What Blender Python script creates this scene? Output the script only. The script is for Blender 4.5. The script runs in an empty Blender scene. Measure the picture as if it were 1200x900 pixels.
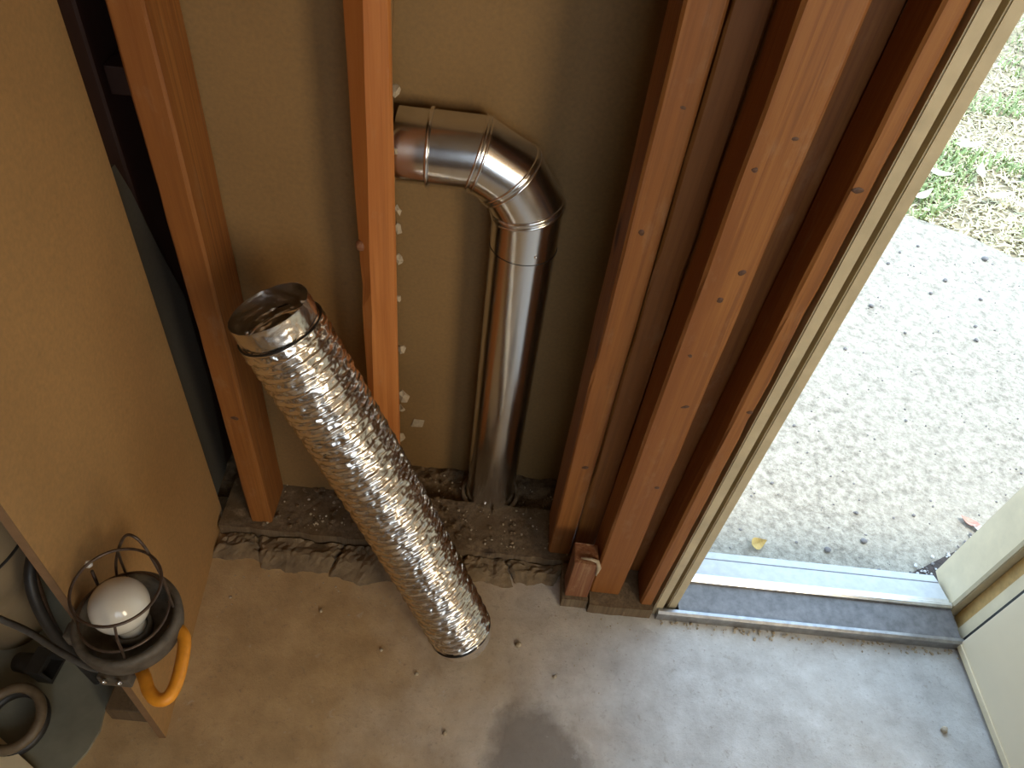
import bpy, bmesh, math, random
from mathutils import Vector, Matrix, noise
random.seed(7)
PI = math.pi
scene = bpy.context.scene
col = scene.collection

# ------------------------------------------------------------------ camera, world, light, exposure
cd = bpy.data.cameras.new('camera'); cam = bpy.data.objects.new('camera', cd); col.objects.link(cam)
cd.sensor_width = 36.0; cd.lens = 27.0; cd.clip_start = 0.02; cd.clip_end = 200
RX = Vector((0.99347697, 0.05933284, 0.09738131))
UP = Vector((-0.10949813, 0.73479354, 0.66939421))
BK = Vector((-0.03183810, -0.67569081, 0.73649730))
M4 = Matrix((RX, UP, BK)).transposed().to_4x4()
M4.translation = Vector((0, 0, 1.4))
cam.matrix_world = M4
scene.camera = cam

vs = scene.view_settings
vs.view_transform = 'Standard'; vs.look = 'None'; vs.gamma = 1.0; vs.use_curve_mapping = False
vs.exposure = 0.0

world = bpy.data.worlds.new('sky'); scene.world = world; world.use_nodes = True
wb = world.node_tree.nodes['Background']
wb.inputs[0].default_value = (0.53, 0.74, 1.0, 1); wb.inputs[1].default_value = 4.2

sd = bpy.data.lights.new('sun', 'SUN'); sun = bpy.data.objects.new('sun', sd); col.objects.link(sun)
sd.energy = 3.6; sd.color = (1.0, 0.93, 0.82); sd.angle = math.radians(4)
sun.rotation_euler = Vector((-0.35, -0.02, -1.0)).to_track_quat('-Z', 'Y').to_euler()

# warm area lights in unseen rear windows, added to supply the indoor light
ad = bpy.data.lights.new('added_key_light', 'AREA'); added_key = bpy.data.objects.new('added_key_light', ad); col.objects.link(added_key)
ad.shape = 'RECTANGLE'; ad.size = 0.80; ad.size_y = 1.1; ad.energy = 42; ad.color = (1.0, 0.78, 0.46)
added_key.location = (1.80, -1.585, 1.60)
added_key.rotation_euler = (PI/2, 0, 0)      # shines along +Y
a2 = bpy.data.lights.new('added_fill_light', 'AREA'); added_fill = bpy.data.objects.new('added_fill_light', a2); col.objects.link(added_fill)  # second added light, a wide weak fill
a2.shape = 'RECTANGLE'; a2.size = 1.0; a2.size_y = 1.1; a2.energy = 5; a2.color = (1.0, 0.78, 0.46)
added_fill.location = (0.55, -1.585, 1.60); added_fill.rotation_euler = (PI/2, 0, 0)

# ------------------------------------------------------------------ materials
def newmat(name):
    m = bpy.data.materials.new(name); m.use_nodes = True
    nt = m.node_tree
    return m, nt, nt.nodes['Principled BSDF']
def nd(nt, typ, **kw):
    n = nt.nodes.new(typ)
    for k, v in kw.items():
        if k.startswith('i_'): n.inputs[k[2:].replace('_', ' ')].default_value = v
        else: setattr(n, k, v)
    return n
def ramp(nt, fac, stops):
    r = nt.nodes.new('ShaderNodeValToRGB'); e = r.color_ramp.elements
    while len(e) < len(stops): e.new(0.5)
    for i, (p, c) in enumerate(stops):
        e[i].position = p; e[i].color = (c[0], c[1], c[2], 1)
    nt.links.new(fac, r.inputs[0]); return r.outputs[0]
def mix(nt, fac, a, b, mode='MIX'):
    n = nt.nodes.new('ShaderNodeMix'); n.data_type = 'RGBA'; n.blend_type = mode
    if isinstance(fac, (int, float)): n.inputs[0].default_value = fac
    else: nt.links.new(fac, n.inputs[0])
    for s, v in ((6, a), (7, b)):
        if isinstance(v, tuple): n.inputs[s].default_value = (v[0], v[1], v[2], 1)
        else: nt.links.new(v, n.inputs[s])
    return n.outputs[2]
def coords(nt, scale=(1, 1, 1), world=False):
    mp = nt.nodes.new('ShaderNodeMapping'); mp.inputs['Scale'].default_value = scale
    if world:
        g = nt.nodes.new('ShaderNodeNewGeometry'); nt.links.new(g.outputs['Position'], mp.inputs[0])
    else:
        t = nt.nodes.new('ShaderNodeTexCoord'); nt.links.new(t.outputs['Object'], mp.inputs[0])
    return mp.outputs[0]
def noisetex(nt, vec, scale, detail=5, rough=0.55, dist=0.0):
    n = nd(nt, 'ShaderNodeTexNoise'); n.inputs['Scale'].default_value = scale
    n.inputs['Detail'].default_value = detail; n.inputs['Roughness'].default_value = rough
    n.inputs['Distortion'].default_value = dist
    nt.links.new(vec, n.inputs['Vector']); return n.outputs['Fac']
def voro(nt, vec, scale, feature='F1', rnd=1.0):
    n = nd(nt, 'ShaderNodeTexVoronoi'); n.feature = feature; n.inputs['Scale'].default_value = scale
    n.inputs['Randomness'].default_value = rnd
    nt.links.new(vec, n.inputs['Vector']); return n.outputs['Distance']
def bump(nt, bsdf, h, strength=0.3, dist=0.002):
    b = nt.nodes.new('ShaderNodeBump'); b.inputs['Strength'].default_value = strength
    b.inputs['Distance'].default_value = dist
    nt.links.new(h, b.inputs['Height']); nt.links.new(b.outputs[0], bsdf.inputs['Normal'])

def wood(name, dark, mid, light, stain=0.5, rough=0.62):
    m, nt, b = newmat(name)
    oi = nt.nodes.new('ShaderNodeObjectInfo')
    tc = nt.nodes.new('ShaderNodeTexCoord')
    off = nd(nt, 'ShaderNodeVectorMath', operation='SCALE'); off.inputs[0].default_value = (3.1, 5.7, 8.3)
    nt.links.new(oi.outputs['Random'], off.inputs['Scale'])
    add = nd(nt, 'ShaderNodeVectorMath', operation='ADD')
    nt.links.new(tc.outputs['Object'], add.inputs[0]); nt.links.new(off.outputs[0], add.inputs[1])
    def mp(sc):
        k = nt.nodes.new('ShaderNodeMapping'); k.inputs['Scale'].default_value = sc
        nt.links.new(add.outputs[0], k.inputs[0]); return k.outputs[0]
    grain = noisetex(nt, mp((150, 150, 3.0)), 1.0, 6, 0.6, 0.6)
    broad = noisetex(nt, mp((14, 14, 1.6)), 1.0, 4, 0.55, 0.4)
    c = ramp(nt, grain, [(0.27, dark), (0.5, mid), (0.76, light)])
    c = mix(nt, ramp(nt, broad, [(0.35, (0, 0, 0)), (0.72, (1, 1, 1))]), c, (mid[0]*0.78, mid[1]*0.68, mid[2]*0.5))
    # knots
    kd = voro(nt, mp((7, 7, 3.2)), 1.0)
    kf = ramp(nt, kd, [(0.06, (1, 1, 1)), (0.13, (0, 0, 0))])
    c = mix(nt, kf, c, (dark[0]*0.35, dark[1]*0.3, dark[2]*0.3))
    # dust / wear
    wv = noisetex(nt, mp((30, 30, 14)), 1.0, 8, 0.7)
    wf = ramp(nt, wv, [(0.56, (0, 0, 0)), (0.74, (stain*0.8, stain*0.8, stain*0.8))])
    c = mix(nt, wf, c, (0.46, 0.33, 0.20))
    nt.links.new(c, b.inputs['Base Color']); b.inputs['Roughness'].default_value = rough
    bump(nt, b, grain, 0.35, 0.0015)
    return m
def simple(name, c, rough=0.5, metal=0.0, var=0.15, scale=30, bstr=0.15, bdist=0.001):
    m, nt, b = newmat(name)
    v = coords(nt)
    n = noisetex(nt, v, scale, 6, 0.6)
    cc = ramp(nt, n, [(0.3, tuple(x*(1-var) for x in c)), (0.7, tuple(min(1, x*(1+var)) for x in c))])
    nt.links.new(cc, b.inputs['Base Color']); b.inputs['Roughness'].default_value = rough
    b.inputs['Metallic'].default_value = metal
    if bstr: bump(nt, b, n, bstr, bdist)
    return m

MAT = {}
MAT['stud'] = wood('old_fir_wood', (0.14, 0.046, 0.009), (0.265, 0.098, 0.019), (0.37, 0.155, 0.034), 0.22)
MAT['stud_light'] = wood('fir_wood_bright', (0.28, 0.092, 0.020), (0.49, 0.175, 0.038), (0.61, 0.25, 0.065), 0.2)
MAT['stud_dark_shaded'] = wood('fir_wood_dark_shaded', (0.02, 0.006, 0.003), (0.03, 0.009, 0.005), (0.04, 0.014, 0.007), 0.0)  # dark reddish wood, darkened further to hold the shade of the gap
MAT['plate'] = wood('dirty_plate_wood', (0.075, 0.052, 0.032), (0.15, 0.105, 0.062), (0.23, 0.165, 0.10), 0.8, 0.8)
MAT['knot'] = simple('knot_wood', (0.085, 0.035, 0.015), 0.6, 0, 0.5, 180, 0.5)
MAT['scrap'] = wood('rusty_scrap_wood', (0.09, 0.022, 0.012), (0.22, 0.085, 0.035), (0.42, 0.27, 0.14), 0.6)

def board(name, c, var=0.12):
    m, nt, b = newmat(name)
    v = coords(nt, world=True)
    big = noisetex(nt, v, 3.0, 5, 0.6); fine = noisetex(nt, v, 160, 4, 0.6)
    cc = ramp(nt, big, [(0.3, tuple(x*(1-var) for x in c)), (0.7, tuple(x*(1+var) for x in c))])
    spots = ramp(nt, noisetex(nt, v, 42, 3, 0.5), [(0.70, (0, 0, 0)), (0.80, (0.35, 0.35, 0.35))])
    cc = mix(nt, spots, cc, (c[0]*0.45, c[1]*0.42, c[2]*0.4))
    cc = mix(nt, 0.18, cc, ramp(nt, fine, [(0.3, (0.1, 0.08, 0.05)), (0.7, (0.7, 0.55, 0.36))]), 'OVERLAY')
    nt.links.new(cc, b.inputs['Base Color']); b.inputs['Roughness'].default_value = 0.75
    bump(nt, b, fine, 0.08, 0.0006)
    return m
MAT['sheath'] = board('tan_backer_board', (0.255, 0.15, 0.054))
MAT['panel'] = board('tan_hardboard', (0.43, 0.255, 0.10))
MAT['panel_edge'] = simple('hardboard_edge', (0.22, 0.125, 0.06), 0.8)
MAT['grey_board'] = board('grey_board', (0.075, 0.068, 0.055))
MAT['room'] = simple('room_paint', (0.22, 0.145, 0.08), 0.8, 0, 0.05, 3, 0.05)

def concrete_in():
    m, nt, b = newmat('indoor_concrete')
    v = coords(nt, world=True)
    n1 = noisetex(nt, v, 2.2, 6, 0.6, 0.3); n2 = noisetex(nt, v, 14, 8, 0.65); n3 = noisetex(nt, v, 120, 5, 0.7)
    grey = ramp(nt, n2, [(0.3, (0.38, 0.36, 0.335)), (0.55, (0.52, 0.51, 0.485)), (0.75, (0.64, 0.635, 0.62))])
    brown = ramp(nt, n2, [(0.3, (0.38, 0.25, 0.12)), (0.7, (0.57, 0.395, 0.205))])
    # brown dust on the left; warm-to-cool light also put into this gradient
    sx = nd(nt, 'ShaderNodeSeparateXYZ'); nt.links.new(v, sx.inputs[0])
    ma = nd(nt, 'ShaderNodeMath', operation='MULTIPLY_ADD'); nt.links.new(sx.outputs[0], ma.inputs[0])
    ma.inputs[1].default_value = -1.15; ma.inputs[2].default_value = 0.28
    ad_ = nd(nt, 'ShaderNodeMath', operation='ADD'); nt.links.new(ma.outputs[0], ad_.inputs[0]); nt.links.new(n1, ad_.inputs[1])
    f = ramp(nt, ad_.outputs[0], [(0.38, (0, 0, 0)), (1.0, (1, 1, 1))])
    c = mix(nt, f, grey, brown)
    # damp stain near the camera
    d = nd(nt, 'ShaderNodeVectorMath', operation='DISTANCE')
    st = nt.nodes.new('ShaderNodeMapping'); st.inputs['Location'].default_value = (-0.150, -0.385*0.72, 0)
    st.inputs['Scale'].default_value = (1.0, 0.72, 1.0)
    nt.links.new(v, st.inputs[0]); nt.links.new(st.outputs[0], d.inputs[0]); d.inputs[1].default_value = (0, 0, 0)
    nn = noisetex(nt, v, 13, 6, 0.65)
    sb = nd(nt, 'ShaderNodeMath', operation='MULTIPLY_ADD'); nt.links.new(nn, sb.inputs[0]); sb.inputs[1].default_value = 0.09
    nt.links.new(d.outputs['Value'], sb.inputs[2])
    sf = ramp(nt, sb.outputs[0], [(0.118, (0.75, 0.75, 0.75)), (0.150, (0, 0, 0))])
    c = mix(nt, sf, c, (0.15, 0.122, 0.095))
    # scuffs: pale and dark flecks
    c = mix(nt, ramp(nt, n3, [(0.58, (0, 0, 0)), (0.70, (0.45, 0.45, 0.45))]), c, (0.17, 0.135, 0.10))
    n4 = noisetex(nt, v, 38, 6, 0.7, 0.5)
    c = mix(nt, ramp(nt, n4, [(0.60, (0, 0, 0)), (0.72, (0.5, 0.5, 0.5))]), c, (0.24, 0.19, 0.135))
    c = mix(nt, ramp(nt, n4, [(0.28, (0.35, 0.35, 0.35)), (0.38, (0, 0, 0))]), c, (0.62, 0.60, 0.57))
    # hairline cracks
    ve = nd(nt, 'ShaderNodeTexVoronoi'); ve.feature = 'DISTANCE_TO_EDGE'; ve.inputs['Scale'].default_value = 2.3
    wv = nd(nt, 'ShaderNodeVectorMath', operation='ADD'); no = nd(nt, 'ShaderNodeTexNoise'); no.inputs['Scale'].default_value = 9
    nt.links.new(v, no.inputs['Vector'])
    ns = nd(nt, 'ShaderNodeVectorMath', operation='SCALE'); ns.inputs['Scale'].default_value = 0.22; nt.links.new(no.outputs['Color'], ns.inputs[0])
    nt.links.new(v, wv.inputs[0]); nt.links.new(ns.outputs[0], wv.inputs[1]); nt.links.new(wv.outputs[0], ve.inputs['Vector'])
    cf = ramp(nt, ve.outputs['Distance'], [(0.0, (0.10, 0.10, 0.10)), (0.004, (0, 0, 0))])
    c = mix(nt, cf, c, (0.14, 0.115, 0.085))
    nt.links.new(c, b.inputs['Base Color']); b.inputs['Roughness'].default_value = 0.62
    hh = mix(nt, 0.5, n2, n3)
    bump(nt, b, hh, 0.6, 0.005)
    return m
MAT['floor'] = concrete_in()
def concrete_out():
    m, nt, b = newmat('outdoor_concrete')
    v = coords(nt, world=True)
    n1 = noisetex(nt, v, 3, 6, 0.6); n2 = noisetex(nt, v, 55, 7, 0.75); vo = voro(nt, v, 75)
    c = ramp(nt, n2, [(0.34, (0.19, 0.165, 0.12)), (0.5, (0.41, 0.365, 0.285)), (0.66, (0.60, 0.545, 0.43))])
    c = mix(nt, ramp(nt, n1, [(0.3, (0, 0, 0)), (0.8, (0.5, 0.5, 0.5))]), c, (0.47, 0.43, 0.345))
    c = mix(nt, ramp(nt, vo, [(0.10, (0.55, 0.55, 0.55)), (0.2, (0, 0, 0))]), c, (0.22, 0.20, 0.18))
    nt.links.new(c, b.inputs['Base Color']); b.inputs['Roughness'].default_value = 0.85
    bump(nt, b, n2, 0.8, 0.012)
    return m
MAT['path'] = concrete_out()
MAT['soil'] = simple('garden_soil', (0.27, 0.22, 0.13), 0.95, 0, 0.5, 40, 0.8, 0.01)
MAT['dark_soil'] = simple('dark_damp_soil', (0.075, 0.058, 0.05), 0.95, 0, 0.5, 60, 0.8, 0.006)
MAT['grass_g'] = simple('green_grass', (0.30, 0.38, 0.15), 0.7, 0, 0.4, 12, 0)
MAT['grass_s'] = simple('dry_straw', (0.68, 0.62, 0.38), 0.8, 0, 0.3, 12, 0)
MAT['leaf'] = simple('dry_pale_leaf', (0.68, 0.60, 0.46), 0.7, 0, 0.15, 40, 0.2)
MAT['leaf_y'] = simple('yellow_leaf', (0.55, 0.38, 0.12), 0.7, 0, 0.2, 60, 0.2)
MAT['leaf_r'] = simple('pinkish_leaf', (0.55, 0.27, 0.2), 0.7, 0, 0.3, 60, 0.2)
MAT['pebble'] = simple('dark_pebble', (0.19, 0.175, 0.165), 0.7, 0, 0.3, 80, 0.3)
MAT['white_bit'] = simple('white_gravel', (0.68, 0.66, 0.64), 0.8, 0, 0.2, 80, 0.2)

def galv(name, base, rough, streak):
    m, nt, b = newmat(name)
    v = coords(nt, (40, 40, 6))
    n = noisetex(nt, v, 1.0, 5, 0.6); s = voro(nt, coords(nt), 60)
    c = ramp(nt, n, [(0.3, tuple(x*0.88 for x in base)), (0.7, base)])
    nt.links.new(c, b.inputs['Base Color']); b.inputs['Metallic'].default_value = 1.0
    r = ramp(nt, n, [(0.3, (rough-streak,)*3), (0.7, (rough+streak,)*3)])
    nt.links.new(r, b.inputs['Roughness'])
    return m
MAT['galv'] = galv('galvanised_steel', (0.80, 0.80, 0.79), 0.20, 0.02)
MAT['galv_bead'] = galv('galvanised_bead', (0.88, 0.87, 0.85), 0.20, 0.03)
def foil():
    m, nt, b = newmat('crinkled_foil')
    v = coords(nt)
    n = noisetex(nt, v, 55, 2, 0.5, 0.6); vo = voro(nt, v, 75)
    b.inputs['Base Color'].default_value = (0.84, 0.80, 0.74, 1); b.inputs['Metallic'].default_value = 1.0
    b.inputs['Roughness'].default_value = 0.27
    bump(nt, b, mix(nt, 0.5, n, vo), 0.22, 0.004)
    return m
MAT['foil'] = foil()
MAT['wire'] = simple('black_wire', (0.018, 0.015, 0.013), 0.45, 0.3, 0.2, 50, 0)
MAT['cage'] = simple('rusty_cage_wire', (0.10, 0.07, 0.052), 0.42, 0.6, 0.35, 120, 0.2)
MAT['cast'] = simple('dusty_cast_iron', (0.10, 0.083, 0.062), 0.65, 0.1, 0.4, 70, 0.4, 0.002)
def bulbmat():
    m, nt, b = newmat('white_opal_glass')
    b.inputs['Base Color'].default_value = (0.66, 0.62, 0.53, 1); b.inputs['Roughness'].default_value = 0.12
    b.inputs['Coat Weight'].default_value = 0.5
    n = noisetex(nt, coords(nt), 25, 4); r = ramp(nt, n, [(0.3, (0.08,)*3), (0.8, (0.3,)*3)])
    nt.links.new(r, b.inputs['Roughness'])
    return m
MAT['bulb'] = bulbmat()
MAT['orange'] = simple('orange_rubber', (0.78, 0.30, 0.018), 0.5, 0, 0.12, 60, 0.15)
MAT['black'] = simple('black_rubber', (0.022, 0.021, 0.02), 0.5, 0, 0.3, 60, 0.1)
MAT['cord'] = simple('grey_rubber_cord', (0.10, 0.095, 0.085), 0.5, 0, 0.3, 60, 0.1)
MAT['hose'] = simple('brown_rubber_hose', (0.14, 0.105, 0.065), 0.5, 0, 0.3, 60, 0.2)
MAT['cream'] = simple('cream_gloss_paint', (0.80, 0.69, 0.47), 0.45, 0, 0.08, 18, 0.15)
MAT['cream_dull'] = simple('cream_paint_grubby', (0.50, 0.415, 0.26), 0.55, 0, 0.14, 22, 0.2)
MAT['door'] = simple('cream_door_paint', (0.86, 0.74, 0.52), 0.4, 0, 0.04, 6, 0.05)
MAT['raw_yellow'] = simple('bare_yellow_pine', (0.55, 0.36, 0.13), 0.6, 0, 0.2, 50, 0.2)
MAT['tread'] = simple('dark_bronze_tread', (0.17, 0.162, 0.158), 0.5, 0.2, 0.3, 60, 0.2)
MAT['alu'] = simple('worn_aluminium', (0.72, 0.73, 0.74), 0.3, 0.9, 0.12, 60, 0.1)
MAT['dull_alu'] = simple('dull_grey_metal', (0.36, 0.36, 0.36), 0.38, 0.8, 0.25, 60, 0.1)
MAT['sill'] = simple('pale_sill_paint', (0.52, 0.53, 0.52), 0.5, 0, 0.1, 50, 0.2)
MAT['greymetal'] = simple('grey_green_metal', (0.21, 0.21, 0.165), 0.5, 0.0, 0.2, 14, 0.2)
MAT['tank'] = simple('tan_tank_enamel', (0.34, 0.26, 0.16), 0.4, 0, 0.12, 14, 0.05)
MAT['dirt'] = simple('dry_dirt', (0.15, 0.10, 0.055), 0.95, 0, 0.55, 60, 0.9, 0.006)
MAT['mortar'] = simple('crumbling_mortar', (0.19, 0.135, 0.078), 0.95, 0, 0.35, 45, 0.9, 0.006)
MAT['crumb'] = simple('pale_crumb', (0.42, 0.35, 0.25), 0.9, 0, 0.35, 150, 0.4)
MAT['paper'] = simple('torn_plaster_paper', (0.42, 0.33, 0.215), 0.85, 0, 0.2, 120, 0.3)

# ------------------------------------------------------------------ mesh helpers
def link(o, parent=None):
    col.objects.link(o)
    if parent is not None: o.parent = parent
    return o
def tag(o, label=None, cat=None, group=None, kind=None):
    if label: o['label'] = label
    if cat: o['category'] = cat
    if group: o['group'] = group
    if kind: o['kind'] = kind
    return o
def empty(name, loc=(0, 0, 0)):
    o = bpy.data.objects.new(name, None); o.location = loc; o.empty_display_size = 0.05
    return link(o)
def obj(name, bm, mat, parent=None, smooth=False, loc=None):
    """one mesh object from a bmesh; vertices in the parent's frame, or world when loc is the origin to use"""
    bmesh.ops.recalc_face_normals(bm, faces=bm.faces)
    me = bpy.data.meshes.new(name); 
    if loc is not None:
        bmesh.ops.translate(bm, verts=bm.verts, vec=-Vector(loc))
    bm.to_mesh(me); bm.free()
    me.materials.append(mat if not isinstance(mat, str) else MAT[mat])
    if smooth:
        for p in me.polygons: p.use_smooth = True
    o = bpy.data.objects.new(name, me)
    if loc is not None: o.location = loc
    return link(o, parent)
def bx(bm, x0, x1, y0, y1, z0, z1, bev=0.0):
    vs_ = [bm.verts.new(p) for p in ((x0, y0, z0), (x1, y0, z0), (x1, y1, z0), (x0, y1, z0), (x0, y0, z1), (x1, y0, z1), (x1, y1, z1), (x0, y1, z1))]
    fs = [bm.faces.new([vs_[i] for i in q]) for q in ((3, 2, 1, 0), (4, 5, 6, 7), (0, 1, 5, 4), (1, 2, 6, 5), (2, 3, 7, 6), (3, 0, 4, 7))]
    if bev:
        es = set(e for f in fs for e in f.edges)
        bmesh.ops.bevel(bm, geom=list(es), offset=bev, segments=2, affect='EDGES', profile=0.6)
    return bm
def box(name, dims, mat, parent=None, bev=0.0, loc=None):
    bm = bmesh.new(); bx(bm, *dims, bev=bev); return obj(name, bm, mat, parent, loc=loc)
def prism(name, poly, axis, a0, a1, mat, parent=None, loc=None):
    """polygon extruded along an axis (0 x, 1 y, 2 z); poly holds the two other coordinates in order"""
    bm = bmesh.new()
    def pt(u, v, a):
        return {0: (a, u, v), 1: (u, a, v), 2: (u, v, a)}[axis]
    A = [bm.verts.new(pt(u, v, a0)) for u, v in poly]; B = [bm.verts.new(pt(u, v, a1)) for u, v in poly]
    bm.faces.new(A); bm.faces.new(B[::-1]); n = len(poly)
    for i in range(n): bm.faces.new((A[i], B[i], B[(i+1) % n], A[(i+1) % n]))
    return obj(name, bm, mat, parent, loc=loc)
def catmull(pts, sub):
    P = [Vector(p) for p in pts]; out = []
    for i in range(len(P)-1):
        p0 = P[max(i-1, 0)]; p1 = P[i]; p2 = P[i+1]; p3 = P[min(i+2, len(P)-1)]
        for k in range(sub):
            t = k/sub
            out.append(0.5*((2*p1)+(p2-p0)*t+(2*p0-5*p1+4*p2-p3)*t*t+(3*p1-p0-3*p2+p3)*t**3))
    out.append(P[-1]); return out
def tube(bm, pts, r, n=10, closed=False, cap=True):
    P = [Vector(p) for p in pts]; m = len(P); rings = []
    T = [((P[(i+1) % m]-P[i-1]) if closed else (P[min(i+1, m-1)]-P[max(i-1, 0)])).normalized() for i in range(m)]
    u = T[0].orthogonal().normalized()
    for i in range(m):
        u = (u-T[i]*u.dot(T[i])).normalized(); w = T[i].cross(u)
        rr = r[i] if isinstance(r, (list, tuple)) else r
        rings.append([bm.verts.new(P[i]+(u*math.cos(2*PI*k/n)+w*math.sin(2*PI*k/n))*rr) for k in range(n)])
    for i in range(m if closed else m-1):
        a, b = rings[i], rings[(i+1) % m]
        sh = 0
        if closed and i == m-1:
            sh = min(range(n), key=lambda s: (b[s].co-a[0].co).length)
        for k in range(n): bm.faces.new((a[k], a[(k+1) % n], b[(k+1+sh) % n], b[(k+sh) % n]))
    if cap and not closed:
        bm.faces.new(rings[0][::-1]); bm.faces.new(rings[-1])
    return bm
def lathe(bm, prof, c, n=48, closed_ends=False):
    rings = []
    for r, z in prof:
        if r < 1e-6: rings.append([bm.verts.new((c[0], c[1], z))])
        else: rings.append([bm.verts.new((c[0]+r*math.cos(2*PI*k/n), c[1]+r*math.sin(2*PI*k/n), z)) for k in range(n)])
    for a, b in zip(rings, rings[1:]):
        if len(a) == 1 and len(b) == 1: continue
        for k in range(n):
            k2 = (k+1) % n
            if len(a) == 1: bm.faces.new((a[0], b[k2], b[k]))
            elif len(b) == 1: bm.faces.new((a[k], a[k2], b[0]))
            else: bm.faces.new((a[k], a[k2], b[k2], b[k]))
    return bm
def circle(c, r, n=40, tilt=None):
    return [(c[0]+r*math.cos(2*PI*k/n), c[1]+r*math.sin(2*PI*k/n), c[2]) for k in range(n)]
def rock(r, seed, flat=0.6, sub=1):
    bm = bmesh.new(); bmesh.ops.create_icosphere(bm, subdivisions=sub, radius=r)
    for v in bm.verts:
        k = 1+0.45*noise.noise(v.co/r*0.9+Vector((seed*3.7, seed, 0)))
        v.co = v.co*k; v.co.z *= flat
    return bm

# ------------------------------------------------------------------ the setting
def struct(o): o['kind'] = 'structure'; return o
bm = bmesh.new(); bx(bm, -1.6, 2.5, -1.62, 0.80, -0.10, 0.0)
struct(obj('floor', bm, 'floor'))
bm = bmesh.new(); bx(bm, -1.7, 2.62, -1.75, 1.02, 2.40, 2.55)
struct(obj('ceiling', bm, 'room'))
# unseen rear wall, with openings added for the two area lights
rear = struct(empty('wall_rear', (0, -1.60, 0)))
for d in ((-1.1, 0.03, 0, 2.4), (1.07, 1.38, 0, 2.4), (2.22, 2.5, 0, 2.4), (0.03, 1.07, 0, 1.03), (0.03, 1.07, 2.17, 2.4), (1.38, 2.22, 0, 1.03), (1.38, 2.22, 2.17, 2.4)):
    box('wall_panel', (d[0], d[1], -0.12, 0.0, d[2], d[3]), 'room', rear)
for nm, cx, hw in (('added_window_1', 1.80, 0.42), ('added_window_2', 0.55, 0.52)):  # frames of the added windows, unseen behind the camera
    wf = struct(empty(nm, (cx, -1.60, 1.03)))
    for d in ((-hw, -hw+0.02, 0, 1.14), (hw-0.02, hw, 0, 1.14), (-hw+0.02, hw-0.02, 0, 0.02), (-hw+0.02, hw-0.02, 1.12, 1.14)):
        box('added_window_frame', (d[0], d[1], -0.1, -0.03, d[2], d[3]), 'cream', wf)
struct(box('wall_left', (-1.20, -1.08, -1.72, 1.0, 0, 2.4), 'room'))
struct(box('wall_right', (2.5, 2.62, -1.72, 1.0, 0, 2.4), 'room'))
# back wall: outer boarding behind the studs, door opening, lintel
wb_ = struct(empty('wall_back', (0, 1.0, 0)))
box('siding_board', (-1.6, -0.45, 0.0, 0.10, -0.05, 2.4), 'stud_dark_shaded', wb_)
box('sheathing_board', (-0.45, 0.30, 0.0, 0.10, -0.05, 2.4), 'sheath', wb_)
box('sheathing_board', (0.30, 0.415, -0.12, 0.0, -0.05, 2.4), 'sheath', wb_)
box('wall_panel', (1.06, 2.5, -0.28, -0.12, -0.05, 2.4), 'room', wb_)
box('lintel', (0.30, 1.06, -0.28, -0.12, 2.06, 2.4), 'room', wb_)
# nearer backing sheet in the left stud bay, with a ragged right edge
pts = [(-0.425, 0.02)]
zz = 0.02; k = 0
ed = []
while zz < 2.3:
    ed.append((-0.158+0.006*noise.noise(Vector((zz*23, 1.3, 0))), zz)); zz += 0.012
pts += ed + [(-0.158, 2.3), (-0.425, 2.3)]
struct(prism('wall_bay', pts, 1, 0.900, 0.909, 'sheath'))
# ground outside
struct(box('ground', (-6, 9, 0.84, 14, -0.40, -0.062), 'soil'))
pb = prism('concrete_path', [(-3.0, 0.84), (3.2, 0.84), (3.2, 1.25), (1.95, 1.93), (1.734, 2.129), (1.573, 2.254), (1.386, 2.332), (0.9, 2.52), (0.0, 2.75), (-3.0, 3.3)], 2, -0.12, -0.048, 'path')
struct(pb)

# ------------------------------------------------------------------ studs
def stud(name, x0, x1, y0, y1, z0, z1, mat, label, lean=0.0, chamfer=None, seed=0, rough=0.0011, bev=0.0035):
    """sawn timber: rounded long edges, ring every 4 cm, slightly uneven; lean shifts x with height"""
    w = x1-x0; d = y1-y0; n = int((z1-z0)/0.04)
    bm = bmesh.new(); rings = []
    for i in range(n+1):
        z = (z1-z0)*i/n; t = i/n
        b = bev; cl = b; cd_ = b
        if chamfer: cl, cd_ = chamfer(z0+z)
        prof = [(cl, 0), (w-b, 0), (w, b), (w, d-b), (w-b, d), (b, d), (0, d-b), (0, cd_)]
        ring = []
        for j, (x, y) in enumerate(prof):
            jx = rough*noise.noise(Vector((j*5.1+seed*9, z*9, 0.3))); jy = rough*noise.noise(Vector((j*5.1+seed*9, z*9, 7.3)))
            if j in (0, 1, 2, 7):
                ch = max(0, noise.noise(Vector((j//2*3.3+seed*4, z*16, 2.2)))-0.35)*0.006
                jx += ch if j in (0, 7) else -ch; jy += ch
            ring.append(bm.verts.new((x+lean*z+jx, y+jy, z)))
        rings.append(ring)
    for a, b in zip(rings, rings[1:]):
        for j in range(8): bm.faces.new((a[j], a[(j+1) % 8], b[(j+1) % 8], b[j]))
    bm.faces.new(rings[0][::-1]); bm.faces.new(rings[-1])
    o = obj(name, bm, mat, smooth=False); o.location = (x0, y0, z0)
    return tag(o, label, 'stud', 'studs of the open wall')
PZ = 0.035
stud('wall_stud', -0.440, -0.398, 0.806, 0.896, PZ, 2.3, 'stud', 'reddish-brown wall stud beside the tan panel, leftmost of the studs', lean=0.0, seed=1)
def wane(z):
    t = max(0.0, min(1.0, (z-0.30)/0.85))
    return 0.006+0.016*t, 0.006+0.020*t
s2 = stud('wall_stud', -0.186, -0.137, 0.806, 0.888, PZ, 2.3, 'stud_light', 'bright orange-brown wall stud standing between the two bays, in front of the pipe end', lean=-0.003, seed=2, chamfer=wane)
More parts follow.
